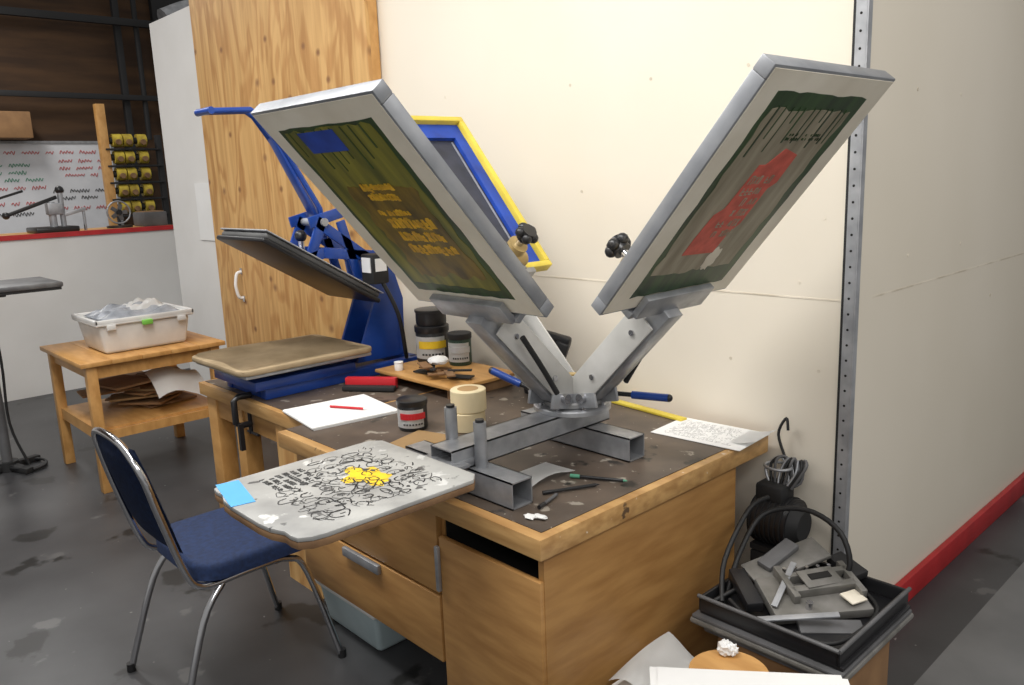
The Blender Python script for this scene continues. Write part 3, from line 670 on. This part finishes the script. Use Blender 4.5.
# ---------------------------------------------------------------- chair
ch=empty('stacking_chair',(-2.63,1.03,0)); bpy.context.view_layer.update()
o=B('frame',parent=ch); xl,xr=-2.83,-2.42
for x,sx in ((xl,-1),(xr,1)):
    o.tube([(x+sx*.035,1.31,0.012),(x+sx*.01,1.22,.36),(x,1.16,.425),(x,1.05,.435),(x,.90,.43)],.0115,CHR)
    o.tube([(x+sx*.03,.745,.012),(x+sx*.012,.85,.32),(x,.93,.425)],.0115,CHR)
    for p in ((x+sx*.036,1.313,.0),(x+sx*.031,.743,.0)): o.cyl(p,(p[0],p[1],.03),.015,BLKR,seg=12)
o.tube([(xl,.93,.43),(xl,.86,.44),(xl,.82,.50),(xl,.765,.70),(xl+.005,.735,.83),(xl+.05,.715,.905),(xl+.13,.71,.93),(xr-.13,.71,.93),(xr-.05,.715,.905),(xr-.005,.735,.83),(xr,.765,.70),(xr,.82,.50),(xr,.86,.44),(xr,.93,.43)],.0115,CHR)
o.cyl((xl,1.12,.43),(xr,1.12,.43),.01,CHR); o.cyl((xl,.93,.43),(xr,.93,.43),.01,CHR)
o.done()
o=B('seat',parent=ch)
t=bmesh.new(); bmesh.ops.create_cube(t,size=1); bmesh.ops.scale(t,vec=(.45,.43,.06),verts=t.verts)
bmesh.ops.bevel(t,geom=[e for e in t.edges if abs(e.verts[0].co.z-e.verts[1].co.z)>.01],offset=.09,segments=6,profile=.5,affect='EDGES')
bmesh.ops.bevel(t,geom=[e for e in t.edges if e.verts[0].co.z>.02 and e.verts[1].co.z>.02],offset=.022,segments=4,profile=.5,affect='EDGES')
o.add(t,NAVY,Matrix.Translation((-2.625,1.07,.475))); o.box((-2.625,1.07,.443),(.40,.38,.008),BLK); o.done()
o=B('backrest',parent=ch)
def back(u,v,off):
    a=(u-.5)*2; b=v
    z=.56+.36*b
    w=.195*(1-.25*max(0,b-.75)*4*max(0,b-.75)*.9)
    y=.82-(z-.5)*.27+(a*a)*.02
    edge=(1-a**6)*(1-(2*b-1)**6)
    return (-2.625+a*w, y+off*edge, z)
o.sheet(lambda u,v:back(u,v,.022),16,14,NAVY,th=.004)
o.sheet(lambda u,v:back(u,v,-.020),16,14,NAVY,th=.004)
o.done()

# ---------------------------------------------------------------- right side: tray, motor, boxes
o=B('cardboard_box'); o.box((-1.04,2.10,.155),(.36,.36,.31),CARD,bev=.004); o.done()
o=B('equipment_tray')
o.box((-1.045,2.10,.325),(.42,.42,.028),GREYP,bev=.01); o.box((-1.05,2.10,.348),(.47,.47,.018),GREYM,bev=.008); o.box((-1.05,2.10,.362),(.46,.46,.012),GREYP,bev=.005)
o.box((-1.045,2.11,.374),(.44,.44,.012),BLK,bev=.005)
for (x0,x1,y0,y1) in ((-1.265,-.835,1.885,1.897),(-1.265,-.835,2.323,2.335),(-1.265,-1.253,1.885,2.335),(-.847,-.835,1.885,2.335)): o.bx(x0,x1,y0,y1,.378,.425,BLK,bev=.004)
for (p,q) in (((-1.265,1.883,.427),(-.835,1.883,.427)),((-.834,1.883,.427),(-.834,2.335,.427))): o.cyl(p,q,.006,GREYP)
o.done()
o=B('metal_parts_pile',M=Matrix.Translation((-1.03,2.12,.395))@Matrix.Rotation(math.radians(52),4,'Z')@Matrix.Rotation(math.radians(12),4,'X'))
o.box((.0,0,.022),(.29,.17,.030),GREYM,bev=.004)
for (x,y,rz,l,w,h) in ((.03,.0,4,.20,.025,.03),(.03,.06,4,.20,.02,.03),(-.07,.03,94,.14,.02,.03),(.13,.03,94,.14,.02,.03)): o.box((x,y,.05),(l,w,h),GREYM,rot=(0,0,rz),bev=.003)
o.box((.03,.03,.068),(.12,.07,.006),GREYM,rot=(4,3,10),bev=.002); o.box((.03,.032,.073),(.07,.022,.003),DARK,rot=(4,3,10))
o.box((.10,-.045,.050),(.06,.05,.006),MESH,bev=.002,rot=(0,6,20)); o.cyl((-.04,-.06,.03),(-.04,-.06,.06),.010,CHR)
o.box((-.02,.15,.035),(.26,.10,.014),GREYM,bev=.004,rot=(0,-10,12)); o.box((-.04,.165,.05),(.14,.05,.02),GREYP,bev=.004,rot=(0,-10,30))
o.box((-.19,.04,.035),(.05,.16,.035),BLK,bev=.005); o.box((.0,-.12,.015),(.18,.05,.016),GREYP,bev=.004,rot=(6,0,-8))
o.box((.16,.11,.03),(.06,.11,.025),BLKM,bev=.004,rot=(0,0,20)); o.beam((-.2,-.08,.03),(.02,-.12,.06),.02,.008,GALV); o.beam((-.14,-.05,.045),(-.02,.10,.07),.018,.006,GALV)
for k in range(6): o.cyl((-.05+.035*k,.095,.045),(-.05+.035*k,.095,.056),.006,CHR,seg=8)
o.done()
o=B('power_cable')
o.tube([(-1.24,2.0,.395),(-1.27,2.12,.48),(-1.26,2.24,.57),(-1.14,2.285,.605),(-1.02,2.27,.57),(-.98,2.25,.47),(-1.06,2.24,.41)],.0085,BLKR)
o.tube([(-1.22,1.94,.40),(-1.275,2.04,.48),(-1.29,2.2,.59),(-1.285,2.31,.60)],.008,BLKR)
o.tube([(-1.24,2.1,.40),(-1.16,2.27,.42),(-1.0,2.29,.41),(-.87,2.2,.40),(-.865,2.0,.40),(-.93,1.92,.40),(-1.1,1.915,.40),(-1.2,1.95,.41)],.007,BLKR)
o.tube([(-1.24,1.93,.40),(-1.2,2.02,.43),(-1.23,2.12,.41),(-1.19,2.2,.44),(-1.23,2.28,.41)],.007,BLKR)
o.done()
o=B('stacked_crate'); o.box((-1.30,2.40,.19),(.13,.12,.38),BLKM,bev=.006); o.done()
o=B('electric_motor')
o.cyl((-1.365,2.40,.49),(-1.23,2.40,.49),.085,BLK,seg=32); o.cyl((-1.23,2.40,.49),(-1.20,2.40,.49),.075,BLKM,r2=.05,seg=32)
for k in range(7): 
    x=-1.355+.018*k; o.lathe([(.08,-.002),(.089,-.002),(.089,.002),(.08,.002)],(x,2.40,.49),BLKM,rot=(0,90,0))
o.box((-1.31,2.40,.59),(.10,.09,.06),BLKM,bev=.01); o.box((-1.30,2.40,.395),(.13,.12,.02),BLKM)
for k in range(9): o.tube([(-1.33+.01*k,2.40,.61),(-1.355+.018*k,2.42,.66+.015*(k%3)),(-1.31+.01*k,2.44,.70),(-1.27+.005*k,2.42,.63),(-1.29,2.39,.60)],.005,[ALU,BLKR,GREYP][k%3])
o.tube([(-1.305+.045*math.cos(k*math.pi/5),2.41+.04*math.sin(k*math.pi/5),.675) for k in range(10)],.005,ALU,closed=True)
o.tube([(-1.30,2.45,.69),(-1.335,2.46,.77),(-1.31,2.465,.83),(-1.30,2.46,.79)],.005,BLKR)
o.done()
MR=Matrix.Translation((-.89,1.55,0))@Matrix.Rotation(math.radians(39),4,'Z')
o=B('carton_with_paper_sheets',M=MR); o.box((0,0,.2),(.42,.24,.40),CARD,bev=.005)
o.box((0,-.004,.4165),(.47,.28,.005),WHT); o.box((.01,-.02,.423),(.46,.28,.004),WHT,rot=(0,0,-2)); o.done()
o=B('round_wooden_disc'); o.cyl((-1.005,1.635,.4015),(-1.005,1.635,.4125),.10,PINE,seg=40); o.done()
o=B('crumpled_tissue'); o.crumple((-1.055,1.695,.432),.020,WHT,j=.2); o.crumple((-1.04,1.705,.428),.016,WHT); o.done()
o=B('paper_carton')
o.box((-1.255,1.66,.11),(.15,.30,.22),GREYM,bev=.004)
for k in range(5): o.box((-1.255+.01*math.sin(k*2),1.66+.008*math.cos(k*3),.224+.008*k),(.16,.29,.004),[WHT,LINE,WHT,WHT,ALUW][k],rot=(random.uniform(-3,3),random.uniform(-4,4),random.uniform(-10,10)))
o.sheet(lambda u,v:(-1.325+.13*u,1.54+.28*v,.285+.03*math.sin(3*u+2*v)+.015*u*math.sin(9*v)),8,12,WHT)
o.done()

# ---------------------------------------------------------------- lights / world
def area(name,loc,rot,sx,sy,power,col=(1,.95,.88)):
    l=bpy.data.lights.new(name,'AREA'); l.shape='RECTANGLE'; l.size=sx; l.size_y=sy; l.energy=power; l.color=col
    ob=bpy.data.objects.new(name,l); ob.location=loc; ob.rotation_euler=[math.radians(a) for a in rot]; COL.objects.link(ob)
area('added_fill_light',(-1.9,.6,3.5),(12,0,0),2.4,.5,86,(1,.98,.95))
area('added_fill_light',(-4.6,.4,3.6),(8,0,0),2.4,.5,62,(1,.98,.95))
area('added_fill_light',(1.0,1.9,3.4),(0,18,0),.5,2.4,38,(1,.97,.92))
area('added_fill_light',(.9,-1.6,3.2),(32,18,0),2.4,.6,40,(1,.98,.96))  # unseen lamp added behind the camera as soft fill
area('added_fill_light',(-8.8,1.5,3.9),(0,0,0),1.2,.4,48,(1,.98,.95))
w=bpy.data.worlds.new('World'); sc.world=w; w.use_nodes=True
bg=w.node_tree.nodes['Background']; bg.inputs['Color'].default_value=(1,.985,.96,1); bg.inputs['Strength'].default_value=.36

# ---------------------------------------------------------------- camera
cd=bpy.data.cameras.new('camera'); cd.sensor_width=36; cd.lens=36*810/1024; cd.clip_start=.02; cd.clip_end=100
cam=bpy.data.objects.new('camera',cd); COL.objects.link(cam)
R=Matrix(((.68416,-.11833,.71967),(.72832,.1628,-.66561),(-.0384,.97954,.19756)))
Mc=R.to_4x4(); Mc.translation=(0,0,1.66); cam.matrix_world=Mc
sc.camera=cam
